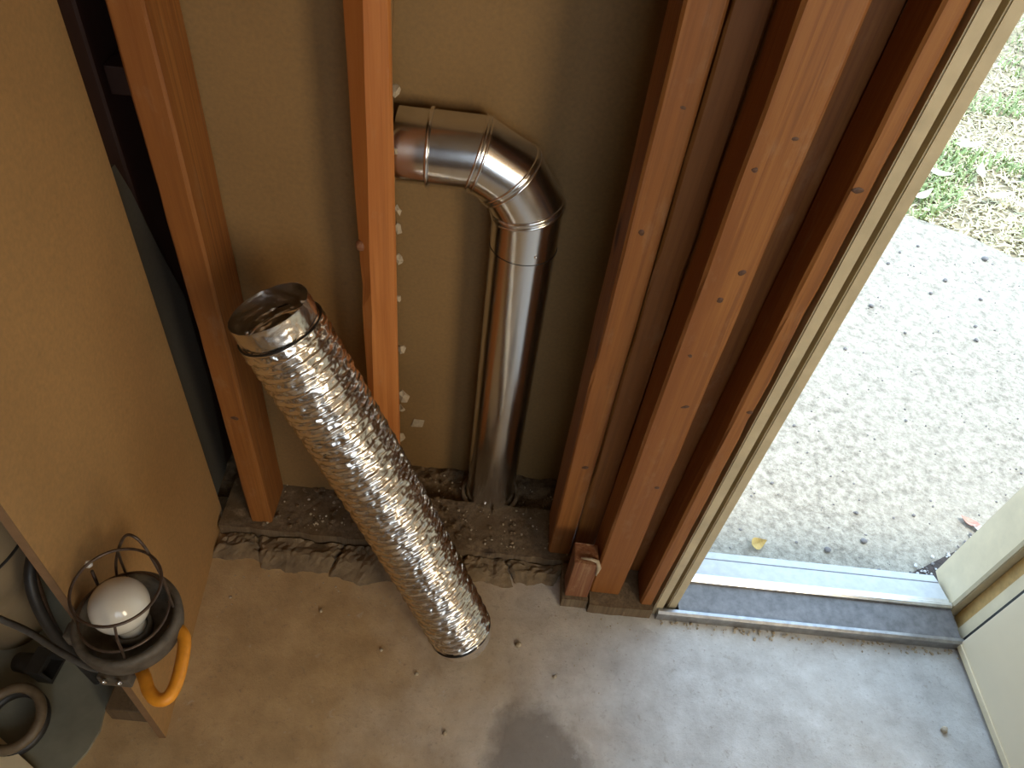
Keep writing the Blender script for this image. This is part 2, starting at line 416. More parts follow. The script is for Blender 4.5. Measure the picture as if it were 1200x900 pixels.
TW = math.radians(10); s2.rotation_euler = (0, 0, TW)      # the timber has twisted about its right front corner
s2.location = Vector((-0.137, 0.806, PZ))-Matrix.Rotation(TW, 3, 'Z') @ Vector((0.049, 0, 0))
stud('wall_stud', 0.160, 0.2045, 0.804, 0.900, PZ, 2.3, 'stud', 'left stud of the doubled pair next to the vertical pipe', lean=-0.007, seed=3)
stud('wall_stud', 0.2065, 0.249, 0.808, 0.900, PZ, 2.3, 'stud', 'right stud of the doubled pair, behind the short scrap block', lean=-0.006, seed=4)
stud('wall_stud', 0.243, 0.303, 0.727, 0.802, PZ, 2.3, 'stud', 'wide brown stud standing forward of the others, right of the scrap block', lean=-0.001, seed=5, rough=0.0014)
stud('wall_stud', 0.305, 0.352, 0.783, 0.868, PZ, 2.3, 'stud', 'recessed stud in the gap right of the wide forward stud', lean=0.006, seed=6)
stud('wall_stud', 0.342, 0.3665, 0.711, 0.781, PZ, 2.3, 'stud', 'narrow brown stud next to the cream door trim', lean=0.011, seed=7, rough=0.0018)
# corner post deep in the dark gap behind the panel, with a nailed block
stud('wall_stud', -0.585, -0.535, 0.915, 0.995, 0.0, 2.3, 'stud_dark_shaded', 'dark stud deep in the gap behind the tan panel', seed=8)
o = box('blocking', (-0.533, -0.445, 0.93, 0.99, 0.86, 0.90), 'stud_dark_shaded', bev=0.003, loc=(-0.49, 0.96, 0.86))
tag(o, 'dark short blocking between studs in the gap behind the tan panel', 'wood block')
for st, lst in (('wall_stud.004', ((0.283, 1.02, .0055), (0.285, 0.845, .0065), (0.272, 0.80, .006), (0.283, 0.60, .007), (0.290, 0.40, .005), (0.255, 0.98, .004), (0.262, 0.70, .004))), ('wall_stud.002', ((0.172, 0.83, .0055), (0.186, 0.33, .008), (0.180, 1.0, .004))), ('wall_stud', ((-0.418, 0.36, .007), (-0.425, 0.80, .003))), ('wall_stud.006', ((0.362, 0.98, .006), (0.366, 0.62, .005)))):
    so = bpy.data.objects[st]
    for x, z, r in lst:
        o = obj('knot', rock(r, x*50+z, 1.0, 2), 'knot', so, True); o.scale = (random.uniform(0.7, 1.3), 0.22, random.uniform(0.5, 1.0)); o.rotation_euler = (0, random.uniform(-0.6, 0.6), 0)
        o.location = (x-so.location.x+0.0, 0.0004, z-PZ); o['label'] = 'small dark knot'
for (x, y, z, r, lab) in ((-0.184, 0.823, 0.752, 0.009, 0),):
    bm = rock(r, 3, 1.0, 2); o = obj('knot', bm, 'scrap', bpy.data.objects['wall_stud.001'], True)
    o.location = (x+0.186, y-0.806, z-PZ); o['label'] = 'dark split knot sticking out'

# ------------------------------------------------------------------ plates, mortar, dirt
def rough_box(name, x0, x1, y0, y1, z0, z1, mat, parent=None, amp=0.004, res=0.012, seed=0, label=None):
    nx = max(2, int((x1-x0)/res)); ny = max(2, int((y1-y0)/res))
    bm = bmesh.new(); g = []
    for i in range(nx+1):
        row = []
        for j in range(ny+1):
            x = x0+(x1-x0)*i/nx; y = y0+(y1-y0)*j/ny
            p = Vector((x*28+seed, y*28, seed))
            z = z1+amp*noise.noise(p)+0.5*amp*noise.noise(p*2.7)
            if j == 0: y += amp*1.3*noise.noise(Vector((x*40, seed, 1)))
            if j == ny: y += amp*1.0*noise.noise(Vector((x*40, seed, 5)))
            row.append(bm.verts.new((x, y, z)))
        g.append(row)
    for i in range(nx):
        for j in range(ny): bm.faces.new((g[i][j], g[i+1][j], g[i+1][j+1], g[i][j+1]))
    border = [g[i][0] for i in range(nx+1)]+[g[nx][j] for j in range(1, ny+1)]+[g[i][ny] for i in range(nx-1, -1, -1)]+[g[0][j] for j in range(ny-1, 0, -1)]
    low = [bm.verts.new((v.co.x, v.co.y, z0)) for v in border]
    for k in range(len(border)):
        k2 = (k+1) % len(border); bm.faces.new((border[k], low[k], low[k2], border[k2]))
    bm.faces.new(low)
    c = ((x0+x1)/2, (y0+y1)/2, z0)
    return obj(name, bm, mat, parent, loc=c if parent is None else None)
o = rough_box('sole_plate', -0.500, 0.238, 0.790, 0.905, 0.0, 0.033, 'plate', amp=0.003, seed=3)
tag(o, 'dirty weathered timber plate running under the studs along the floor', 'sole plate')
o = rough_box('sole_plate', 0.190, 0.241, 0.708, 0.786, 0.0, 0.030, 'plate', amp=0.002, seed=5)
tag(o, 'short dirty plate offcut under the scrap block', 'sole plate')
o = rough_box('sole_plate', 0.2435, 0.368, 0.700, 0.802, 0.0, 0.033, 'plate', amp=0.002, seed=6)
tag(o, 'dirty plate under the wide forward stud next to the threshold', 'sole plate')
o = rough_box('dirt', -0.60, 0.30, 0.906, 1.0, -0.05, 0.012, 'dirt', amp=0.010, res=0.008, seed=8)
tag(o, 'dark dirt and debris in the bottom of the stud bays', 'dirt', kind='stuff')
# broken mortar ledge between plate and floor, split by cracks into chunks
ml = empty('mortar_ledge', (0, 0.75, 0))
tag(ml, 'crumbling brown mortar ledge along the foot of the dirty plate', 'mortar')
cuts = [(-0.498, -0.415, 0.735, 0.787), (-0.412, -0.262, 0.724, 0.786), (-0.258, -0.150, 0.716, 0.785), (-0.147, -0.02, 0.732, 0.787), (-0.016, 0.085, 0.740, 0.787), (0.088, 0.186, 0.748, 0.787)]
for i, (a, b, c, d) in enumerate(cuts):
    nx = int((b-a)/0.006); ny = 9; bm = bmesh.new(); g = []
    for u in range(nx+1):
        row = []
        for v in range(ny+1):
            t = v/ny; x = a+(b-a)*u/nx
            fy = c+0.014*noise.noise(Vector((x*22, 3.1, 0)))+0.005*noise.noise(Vector((x*80, 1.1, 0)))
            y = fy+(d-fy)*t
            hgt = 0.002+0.018*min(1, t*2.2)*(0.75+0.5*noise.noise(Vector((x*30, y*30, 4))))+0.006*noise.noise(Vector((x*110, y*110, 1)))*min(1, t*2)
            e = min(u, nx-u)
            if e == 0: hgt *= 0.6
            sk = (0.020*(t-0.5)*(1 if i % 2 else -1)+0.006*noise.noise(Vector((t*6, i, 2))))
            sk0 = (0.020*(t-0.5)*(-1 if i % 2 else 1)+0.006*noise.noise(Vector((t*6, i-1, 2))))
            xx = x+sk*(u/nx)+sk0*(1-u/nx)
            row.append(bm.verts.new((xx, y-0.75, max(0.0015, hgt))))
        g.append(row)
    for u in range(nx):
        for v in range(ny): bm.faces.new((g[u][v], g[u+1][v], g[u+1][v+1], g[u][v+1]))
    border = [g[u][0] for u in range(nx+1)]+[g[nx][v] for v in range(1, ny+1)]+[g[u][ny] for u in range(nx-1, -1, -1)]+[g[0][v] for v in range(ny-1, 0, -1)]
    low = [bm.verts.new((w.co.x, w.co.y, 0)) for w in border]
    for k in range(len(border)):
        k2 = (k+1) % len(border); bm.faces.new((border[k], low[k], low[k2], border[k2]))
    bm.faces.new(low)
    obj('mortar_chunk', bm, 'mortar', ml)
# loose grit too small to pick apart
def grit(name, n, region, mat, r0, r1, label, zf, parent=None):
    bm = bmesh.new()
    for i in range(n):
        x, y = region(); r = random.uniform(r0, r1); z = zf(x, y)
        t = bmesh.ops.create_icosphere(bm, subdivisions=1, radius=r)
        s = Vector((random.uniform(.6, 1.5), random.uniform(.6, 1.3), random.uniform(.4, .9)))
        q = Matrix.Rotation(random.uniform(0, 6), 3, 'Z')
        for v in t['verts']:
            v.co = q @ Vector((v.co.x*s.x*random.uniform(.7, 1.2), v.co.y*s.y, v.co.z*s.z))+Vector((x, y, z+r*0.3))
    o = obj(name, bm, mat)
    return tag(o, label, 'debris', kind='stuff')
def rr(x0, x1, y0, y1): return lambda: (random.uniform(x0, x1), random.uniform(y0, y1))
grit('debris', 260, rr(-0.42, 0.24, 0.80, 0.985), 'crumb', 0.001, 0.0032, 'pale crumbs strewn over the dirt and plate in the bays', lambda x, y: 0.035 if y < 0.905 else 0.016)
grit('debris', 160, rr(-0.42, 0.24, 0.80, 0.985), 'dirt', 0.002, 0.007, 'dark clods strewn over the dirt and plate in the bays', lambda x, y: 0.034 if y < 0.905 else 0.014)
grit('debris', 130, lambda: (random.uniform(0.38, 0.99), 0.698-abs(random.gauss(0, 0.009))), 'crumb', 0.001, 0.0034, 'sandy grit along the front of the door threshold', lambda x, y: 0.001)
grit('debris', 160, lambda: (random.uniform(-0.46, 0.36), 0.71-abs(random.gauss(0, 0.06))), 'crumb', 0.0005, 0.0018, 'fine grit scattered on the concrete floor along the wall', lambda x, y: 0.0005)
# the larger crumbs on the floor, one by one
CRL = ['pale crumb on the floor left of the dark damp stain', 'pale crumb right beside the foot of the foil duct', 'pale crumb on the floor just above the dark damp stain', 'larger pale crumb between the duct foot and the scrap block', 'pale crumb on the brown floor left of the duct, nearest the mortar ledge', 'largest pale crumb, on the grey floor near the open door', 'pale crumb on the brown floor a little left of the duct foot', 'pale crumb on the floor below the duct foot', 'pale crumb on the floor close to the tan panel']
for i, (x, y, r) in enumerate(((-0.007, 0.448, .0045), (0.036, 0.602, .004), (0.183, 0.566, .004), (0.112, 0.62, .006), (-0.267, 0.648, .004), (0.909, 0.537, .007), (-0.141, 0.584, .0035), (-0.07, 0.546, .0035), (-0.441, 0.657, .0035))):
    o = obj('crumb', rock(r, i+1, 0.7, 2), 'crumb', None, True); o.location = (x, y, r*0.6)
    tag(o, CRL[i], 'crumb', 'mortar crumbs on the floor')

# scrap block standing on the plate offcut
sb = empty('scrap_block', (0.217, 0.735, 0.033))
tag(sb, 'short rusty-brown scrap of stud standing left of the wide forward stud', 'wood block')
bm = bmesh.new(); bx(bm, -0.023, 0.022, -0.021, 0.022, -0.001, 0.130, bev=0.003)
for v in bm.verts:
    if v.co.z > 0.1: v.co.z += 0.010*noise.noise(v.co*60)-0.004
    v.co.x -= 0.0*v.co.z
obj('block', bm, 'scrap', sb)
bm = bmesh.new(); tube(bm, [(-0.012, -0.012, 0.131), (0.006, -0.014, 0.134), (0.019, -0.016, 0.131), (0.0235, -0.021, 0.118), (0.022, -0.024, 0.095)], [0.0016, 0.003, 0.004, 0.0045, 0.0015], 7)
o = obj('splinter', bm, 'paper', sb, True); o['label'] = 'pale peeled splinter over the top edge'

# torn flakes on the backing sheet's edge, right of the bright stud
ORD = ['first', 'second', 'third', 'fourth', 'fifth', 'sixth', 'seventh', 'eighth', 'ninth', 'tenth', 'eleventh', 'twelfth', 'thirteenth', 'fourteenth', 'fifteenth', 'sixteenth', 'seventeenth', 'eighteenth', 'nineteenth', 'twentieth']
for i, (x, z, s) in enumerate(((-0.151, 0.931, .014), (-0.153, 0.845, .009), (-0.152, 0.754, .010), (-0.151, 0.722, .012), (-0.150, 0.667, .013), (-0.153, 0.587, .010), (-0.149, 0.477, .015), (-0.147, 0.360, .020), (-0.151, 0.322, .012), (-0.152, 0.24, .016), (-0.152, 0.19, .012))):
    bm = bmesh.new(); n = 7; c0 = bm.verts.new((0, -0.003, 0)); ring = []
    for k in range(n):
        a = 2*PI*k/n; q = s*(0.45+0.4*random.random())
        ring.append(bm.verts.new((q*math.cos(a)*0.75, 0.004*random.uniform(-1, 1), q*math.sin(a))))
    for k in range(n): bm.faces.new((c0, ring[k], ring[(k+1) % n]))
    r_ = bmesh.ops.extrude_face_region(bm, geom=bm.faces[:])
    for v in r_['geom']:
        if isinstance(v, bmesh.types.BMVert): v.co.y += 0.0025
    o = obj('plaster_flake', bm, 'paper'); o.location = (x, 0.897, z)
    tag(o, 'torn pale wallboard flake at the right edge of the bright stud, '+ORD[i]+' from the top', 'flake', 'torn wallboard flakes')
bm = bmesh.new(); bx(bm, -0.011, 0.009, -0.001, 0.001, -0.011, 0.012); 
for v in bm.verts: v.co.x += 0.5*v.co.z*0.6+random.uniform(-.004, .004); v.co.z += random.uniform(-.003, .003)
o = obj('plaster_flake', bm, 'paper'); o.location = (-0.132, 0.9985, 0.161)
tag(o, 'pale scuffed patch of plaster low on the wall left of the pipe', 'flake')

# ------------------------------------------------------------------ tan panel and the grey board behind it
pn = empty('hardboard_panel', (-0.470, 0.400, 0))
tag(pn, 'large tan hardboard panel standing on edge at the left', 'panel')
L = math.hypot(0.038, 0.432); ang = math.atan2(0.432, -0.038)
bm = bmesh.new(); bx(bm, 0.0, L, 0.0, 0.011, 0.0, 1.75)
for v in bm.verts:
    if v.co.x > 0.2 and v.co.z > 1: v.co.x += 0.01
o = obj('sheet', bm, 'panel', pn); o.rotation_euler = (0, 0, ang)
bm = bmesh.new(); bx(bm, -0.0012, 0.0, 0.0, 0.011, 0.0, 1.75)
o = obj('raw_edge', bm, 'panel_edge', pn); o.rotation_euler = (0, 0, ang); o['label'] = 'dark raw sawn edge'
o = prism('grey_board', [(0.70, 0.0), (0.93, 0.036), (0.955, 0.26), (0.955, 0.49), (0.92, 0.62), (0.895, 0.735), (0.876, 0.79), (0.70, 0.80)], 0, -0.533, -0.526, 'grey_board', loc=(-0.53, 0.8, 0))
tag(o, 'dark grey broken board sticking out behind the tan panel', 'board')

# ------------------------------------------------------------------ galvanised pipe
PX, PY, PR = 0.031, 0.945, 0.0515
pipe = empty('vent_pipe', (PX, PY, 0.0))
tag(pipe, 'galvanised steel vent pipe with a segmented elbow between the studs', 'pipe')
def gore(name, stations, r, mat='galv', n=64, r2=None):
    """stations: (centre, plane normal) pairs; the tube between them runs along the line of centres and is cut by the planes"""
    (c0, n0), (c1, n1) = stations
    c0 = Vector(c0); c1 = Vector(c1); a = (c1-c0).normalized(); u = Vector((0, 1, 0)); w = a.cross(u).normalized()
    bm = bmesh.new(); R0 = []; R1 = []
    for k in range(n):
        d = u*math.cos(2*PI*k/n)+w*math.sin(2*PI*k/n)
        for (c, nn, R, rad) in ((c0, Vector(n0), R0, r), (c1, Vector(n1), R1, r2 or r)):
            p = c+d*rad; t = (c-p).dot(nn)/a.dot(nn); R.append(bm.verts.new(p+a*t))
    for k in range(n): bm.faces.new((R0[k], R0[(k+1) % n], R1[(k+1) % n], R1[k]))
    return obj(name, bm, mat, pipe, True)
def bead(c, nn, r, h=0.0028, axis=None, n=64, mat='galv_bead', off=0.0):
    """raised ring lying in the plane (c, nn), following the mitre ellipse of a tube along axis"""
    c = Vector(c); nn = Vector(nn).normalized(); a = Vector(axis or nn).normalized(); c = c+a*off
    u = Vector((0, 1, 0)); w = a.cross(u).normalized(); pts = []
    for k in range(n):
        d = u*math.cos(2*PI*k/n)+w*math.sin(2*PI*k/n); p = c+d*(r+0.0004); t = (c-p).dot(nn)/a.dot(nn); pts.append(p+a*t)
    bm = bmesh.new(); tube(bm, pts, h, 8, closed=True)
    return obj('seam_bead', bm, mat, pipe, True)
def dirv(deg): return Vector((math.cos(math.radians(deg)), 0, -math.sin(math.radians(deg))))
ZH = 0.829
J1 = Vector((-0.047-PX, 0, ZH)); Lg = 0.0555
J2 = J1+dirv(30)*Lg; J3 = J2+dirv(60)*Lg
J3.x = 0.0
J2 = (J2)
E0 = Vector((-0.158-PX, 0, ZH))
gore('pipe_run', ((E0, dirv(0)), ((-0.112-PX, 0, ZH), dirv(0))), PR-0.0008)
gore('elbow_gore', (((-0.114-PX, 0, ZH), dirv(0)), (J1, dirv(15))), PR)
gore('elbow_gore', ((J1, dirv(15)), (J2, dirv(45))), PR)
gore('elbow_gore', ((J2, dirv(45)), (J3, dirv(75))), PR)
gore('elbow_gore', ((J3, dirv(75)), ((0, 0, 0.685), dirv(90))), PR)
gore('pipe_run', (((0, 0, 0.688), dirv(90)), ((0, 0, 0.075), dirv(90))), PR-0.0012)
gore('pipe_run', (((0, 0, 0.080), dirv(90)), ((0, 0, 0.0), dirv(90))), PR-0.0012, r2=PR+0.001)
bead((-0.113-PX, 0, ZH), dirv(0), PR, 0.0032)
for J, dg, ax in ((J1, 15, 0), (J2, 45, 30), (J3, 75, 60)):
    bead(J, dirv(dg), PR, 0.0022, dirv(ax), off=-0.0045)
    bead(J, dirv(dg), PR, 0.0022, dirv(ax+30), off=0.0045)
bm = bmesh.new(); tube(bm, circle((0, 0, 0.685), PR, 64), 0.0007, 6, closed=True); obj('lap_seam', bm, 'wire', pipe, True)
for z, a in ((0.05, -1.75), (0.70, -1.2)):
    o = obj('screw', rock(0.0028, 2, 1, 2), 'galv_bead', pipe, True); o.location = (PR*math.cos(a), PR*math.sin(a), z)
bm = bmesh.new(); lathe(bm, [(PR+0.003, -0.005), (PR+0.003, 0.016), (PR+0.0095, 0.016), (PR+0.0105, 0.012), (PR+0.0105, -0.005)], (0, -0.002), 56)
o = obj('floor_collar', bm, 'mortar', None, True); o.location = (PX, PY, 0.012)
tag(o, 'thin dusty ring around the foot of the steel vent pipe', 'collar')

# ------------------------------------------------------------------ flexible foil duct
A = Vector((0.008, 0.612, 0.034)); B = Vector((-0.283, 0.700, 0.727)); DR = 0.0555
duct = empty('foil_duct', A)
tag(duct, 'crinkled silver foil flexible duct standing tilted on the floor', 'duct')
axis = (B-A); DL = axis.length; axis.normalize()
U = axis.orthogonal().normalized(); W = axis.cross(U)
bow = Vector((0.9, 0.2, 0.35)).normalized()
def dpt(s, th, r):
    c = axis*s+bow*0.006*math.sin(PI*s/DL)
    return c+(U*math.cos(th)+W*math.sin(th))*r
NT, NS = 132, 620; pitch = 0.0140
bm = bmesh.new(); rows = []
for i in range(NS+1):
    s = DL*i/NS; row = []
    neck = min(1.0, min(s/0.016, (DL-s)/0.034))
    endf = 0.0 if (s < 0.022 or s > DL-0.030) else 1.0
    for k in range(NT):
        th = 2*PI*k/NT
        ph = (s/pitch-th/(2*PI)) % 1.0
        ridge = abs(2*ph-1)                      # 1 at the wire, 0 between
        prof = max(0, (ridge-0.76)/0.24)
        p0 = Vector((math.cos(th)*2.2, math.sin(th)*2.2, s*36))
        cr = noise.noise(p0*1.7)+1.1*abs(noise.noise(p0*2.8+Vector((5, 1, 2))))
        r = DR+endf*(0.0040*prof-0.0036*(1-prof)*(0.30+0.9*max(-0.3, cr)))+(1-endf)*(-0.002+0.0012*cr)
        row.append(bm.verts.new(dpt(s, th, r)))
    rows.append(row)
for a, b in zip(rows, rows[1:]):
    for k in range(NT): bm.faces.new((a[k], a[(k+1) % NT], b[(k+1) % NT], b[k]))
obj('foil_sleeve', bm, 'foil', duct, True)
for s, rr_ in ((0.024, DR+0.0012), (DL-0.031, DR+0.0008)):
    bm = bmesh.new(); tube(bm, [dpt(s, 2*PI*k/64, rr_) for k in range(64)], 0.0017, 8, closed=True)
    o = obj('wire_hoop', bm, 'wire', duct, True); o['label'] = 'black wire hoop near the end'

# ------------------------------------------------------------------ caged lamp clamped to the panel edge
LX, LY = -0.402, 0.392
lamp = empty('caged_lamp', (LX, LY, 0.40))
tag(lamp, 'caged work lamp with white globe bulb and orange handle on the panel edge', 'lamp')
def lz(z): return z-0.40
bm = bmesh.new()
lathe(bm, [(0.0, lz(0.451)), (0.045, lz(0.451)), (0.051, lz(0.460)), (0.053, lz(0.484)), (0.057, lz(0.487)), (0.0615, lz(0.484)), (0.0625, lz(0.476)), (0.060, lz(0.472)), (0.0615, lz(0.466)), (0.060, lz(0.455)), (0.052, lz(0.445)), (0.0, lz(0.445))], (0, 0), 64)
obj('collar', bm, 'cast', lamp, True)
bm = bmesh.new(); lathe(bm, [(0.0, lz(0.446)), (0.044, lz(0.446)), (0.040, lz(0.425)), (0.030, lz(0.408)), (0.0, lz(0.404))], (0, 0), 40)
obj('housing', bm, 'cast', lamp, True)
bm = bmesh.new(); prof = [(0.0, lz(0.5475))]
for k in range(1, 15):
    a = PI*k/18; prof.append((0.0335*math.sin(a), lz(0.514)+0.0335*math.cos(a)))
prof += [(0.0195, lz(0.480)), (0.0175, lz(0.468)), (0.0175, lz(0.452))]
lathe(bm, prof, (0, 0), 48); o = obj('bulb', bm, 'bulb', lamp, True); o['label'] = 'round white glass bulb'
bm = bmesh.new(); lathe(bm, [(0.0195, lz(0.451)), (0.0235, lz(0.451)), (0.0235, lz(0.464)), (0.0195, lz(0.464))], (0, 0), 40); obj('socket_ring', bm, 'cast', lamp, True)
TC = Vector((0.014, -0.004, lz(0.572)))
bm = bmesh.new(); tube(bm, circle(TC, 0.0475, 56), 0.0018, 8, closed=True); obj('cage_ring', bm, 'cage', lamp, True)
bm = bmesh.new(); tube(bm, circle((0.003, -0.001, lz(0.503)), 0.0500, 56), 0.0016, 8, closed=True); obj('cage_ring', bm, 'cage', lamp, True)
for a in (20, 110, 200, 290):
    t = math.radians(a); cs, sn = math.cos(t), math.sin(t)
    bm = bmesh.new(); tube(bm, catmull([(0.053*cs, 0.053*sn, lz(0.484)), (0.0520*cs+0.003, 0.0520*sn-0.001, lz(0.505)), (0.051*cs+0.008, 0.051*sn-0.003, lz(0.54)), (TC.x+0.0475*cs, TC.y+0.0475*sn, TC.z)], 6), 0.0016, 8)
    obj('cage_wire', bm, 'cage', lamp, True)
bm = bmesh.new(); tube(bm, catmull([(-0.026, 0.040, lz(0.486)), (-0.014, 0.043, lz(0.54)), (0.004, 0.046, lz(0.585)), (0.017, 0.046, lz(0.600)), (0.029, 0.043, lz(0.588)), (0.038, 0.037, lz(0.545)), (0.041, 0.033, lz(0.486))], 8), 0.0018, 8)
obj('cage_hook', bm, 'cage', lamp, True)
bm = bmesh.new(); tube(bm, [(-0.044, 0.030, lz(0.480)), (-0.046, 0.037, lz(0.52))], 0.002, 8); lt = obj('latch_rod', bm, 'cage', lamp, True)
o = obj('latch_tip', rock(0.0042, 4, 1.5, 2), 'white_bit', lt, True); o.location = (-0.0465, 0.039, lz(0.534)); o['label'] = 'small white tip'
hp = [(0.010, -0.030, 0.430), (0.034, -0.056, 0.450), (0.048, -0.074, 0.455), (0.062, -0.083, 0.457), (0.074, -0.078, 0.459), (0.0765, -0.055, 0.460), (0.070, -0.016, 0.460), (0.060, -0.001, 0.459), (0.046, 0.004, 0.452)]
bm = bmesh.new(); tube(bm, catmull([(x, y, lz(z)) for x, y, z in hp], 8), 0.0078, 14); o = obj('handle', bm, 'orange', lamp, True); o['label'] = 'orange rubber handle'
bm = bmesh.new(); bx(bm, -0.086, -0.036, -0.014, 0.006, lz(0.412), lz(0.440), 0.003)
obj('clamp', bm, 'cast', lamp)
bm = bmesh.new(); bx(bm, -0.022, 0.016, -0.062, -0.034, lz(0.424), lz(0.448), 0.003)
gb = obj('gland_box', bm, 'cast', lamp)
for x in (-0.012, 0.006):
    bm = bmesh.new(); tube(bm, [(x, -0.060, lz(0.436)), (x+0.002, -0.067, lz(0.452))], 0.003, 8); obj('wing_nut', bm, 'galv', gb, True)
bm = bmesh.new(); tube(bm, catmull([(-0.020, -0.046, lz(0.436)), (-0.042, -0.043, lz(0.428)), (-0.092, -0.024, lz(0.420)), (-0.140, -0.002, lz(0.414)), (-0.185, 0.012, lz(0.412)), (-0.26, 0.03, lz(0.43)), (-0.40, 0.06, lz(0.50))], 8), 0.0043, 10)
o = obj('power_cord', bm, 'cord', lamp, True); o['label'] = 'grey rubber power cord'

# ------------------------------------------------------------------ clutter behind the panel at the left edge
o = prism('metal_tray', [(-0.98, 0.345), (-0.735, 0.372), (-0.655, 0.330), (-0.600, 0.335), (-0.585, 0.365), (-0.578, 0.40), (-0.585, 0.44), (-0.56, 0.50), (-0.52, 0.62), (-0.52, 0.79), (-0.98, 0.79)], 2, 0.0, 0.006, 'greymetal', loc=(-0.75, 0.55, 0))
tag(o, 'dull grey-green metal sheet lying on the floor behind the tan panel', 'metal sheet')
o = prism('cream_board', [(-1.05, 0.28), (-1.05, 0.548), (-0.735, 0.378), (-0.640, 0.326), (-0.56, 0.15)], 2, 0.006, 0.020, 'cream', loc=(-0.8, 0.3, 0.006))
tag(o, 'cream painted board at the lower left corner', 'board')
tk = empty('tank', (-0.800, 0.57, 0.006)); tag(tk, 'tan rounded tank half hidden at the left edge behind the panel', 'tank')
bm = bmesh.new(); prof = [(0.0, 0.0), (0.055, 0.0), (0.055, 0.12), (0.075, 0.17), (0.105, 0.22), (0.116, 0.26), (0.118, 0.30)]
for k in range(1, 10):
    a = PI/2*k/9; prof.append((0.118*math.cos(a), 0.30+0.06*math.sin(a)))
lathe(bm, prof, (0, 0), 48); obj('shell', bm, 'tank', tk, True)
bm = bmesh.new(); tube(bm, circle((0, 0, 0.298), 0.119, 64), 0.0025, 8, closed=True); obj('band', bm, 'black', tk, True)
bm = bmesh.new(); tube(bm, catmull([(-0.72, 0.66, 0.42), (-0.655, 0.585, 0.34), (-0.640, 0.512, 0.30), (-0.625, 0.478, 0.22), (-0.615, 0.475, 0.12), (-0.615, 0.48, 0.007)], 8), 0.0085, 12)
o = obj('black_hose', bm, 'black', None, True, loc=(-0.615, 0.48, 0.006)); tag(o, 'thick black hose hanging down in front of the tan tank', 'hose')
bm = bmesh.new(); tube(bm, catmull([(-0.668, 0.61, 0.40), (-0.655, 0.555, 0.32), (-0.66, 0.525, 0.20), (-0.667, 0.518, 0.10), (-0.67, 0.518, 0.007)], 8), 0.004, 10)
o = obj('thin_cable', bm, 'cage', None, True, loc=(-0.67, 0.518, 0.006)); tag(o, 'thin dark brown cable beside the black hose', 'cable')
bm = bmesh.new(); tube(bm, [(-0.708+0.045*math.cos(2*PI*k/48), 0.395+0.046*math.sin(2*PI*k/48), 0.040+0.010*math.sin(2*PI*k/48)) for k in range(48)], 0.0085, 12, closed=True)
o = obj('hose_loop', bm, 'hose', None, True, loc=(-0.708, 0.395, 0.03)); tag(o, 'brown rubber hose loop at the lower left edge', 'hose')
bm = bmesh.new(); tube(bm, [(-0.708+0.045*math.cos(2*PI*k/48), 0.395+0.046*math.sin(2*PI*k/48), 0.0225+0.008*math.sin(2*PI*k/48)) for k in range(48)], 0.0085, 12, closed=True)
o = obj('hose_loop', bm, 'black', None, True, loc=(-0.708, 0.395, 0.006)); tag(o, 'black hose loop under the brown rubber loop', 'hose')
ft = empty('plastic_fitting', (-0.712, 0.488, 0.030)); tag(ft, 'black plastic socket with a square mouth by the hose loop', 'fitting')
bm = bmesh.new(); lathe(bm, [(0.0, -0.040), (0.016, -0.040), (0.018, -0.01), (0.018, 0.0)], (0, 0), 24)
o = obj('neck', bm, 'black', ft, True); o.rotation_euler = (0.1, 1.35, 0.0)
bm = bmesh.new()
for d in ((-0.022, 0.022, -0.022, -0.017, 0, 0.028), (-0.022, 0.022, 0.017, 0.022, 0, 0.028), (-0.022, -0.017, -0.017, 0.017, 0, 0.028), (0.017, 0.022, -0.017, 0.017, 0, 0.028), (-0.017, 0.017, -0.017, 0.017, 0, 0.004)): bx(bm, *d)
o = obj('square_mouth', bm, 'black', ft); o.rotation_euler = (0.1, 1.35, 0.0)
o = box('wood_offcut', (-0.568, -0.492, 0.420, 0.475, 0.0, 0.045), 'plate', bev=0.003, loc=(-0.53, 0.447, 0.0))
tag(o, 'dark wood offcut on the floor behind the near edge of the tan panel', 'wood block')

# ------------------------------------------------------------------ door frame, threshold, door
def trimpiece(name, poly_bottom, z0, z1, lean, mat, parent=None):
    bm = bmesh.new()
    A_ = [bm.verts.new((x, y, z0)) for x, y in poly_bottom]; B_ = [bm.verts.new((x+lean*(z1-z0), y, z1)) for x, y in poly_bottom]
    bm.faces.new(A_); bm.faces.new(B_[::-1]); n = len(A_)
    for i in range(n): bm.faces.new((A_[i], B_[i], B_[(i+1) % n], A_[(i+1) % n]))
    bmesh.ops.bevel(bm, geom=[e for e in bm.edges if abs(e.verts[0].co.z-e.verts[1].co.z) > 0.5], offset=0.0018, segments=2, affect='EDGES')
    return obj(name, bm, mat, parent)
t1 = struct(empty('trim_1')); t2 = struct(empty('trim_2'))
LN = 0.011
trimpiece('casing_strip', [(0.3725, 0.711), (0.390, 0.711), (0.390, 0.80), (0.3725, 0.80)], 0.0, 2.06, LN, 'cream_dull', t1)
trimpiece('jamb', [(0.4005, 0.717), (0.4175, 0.717), (0.4175, 0.875), (0.4005, 0.875)], 0.012, 2.06, LN, 'cream_dull', t1)
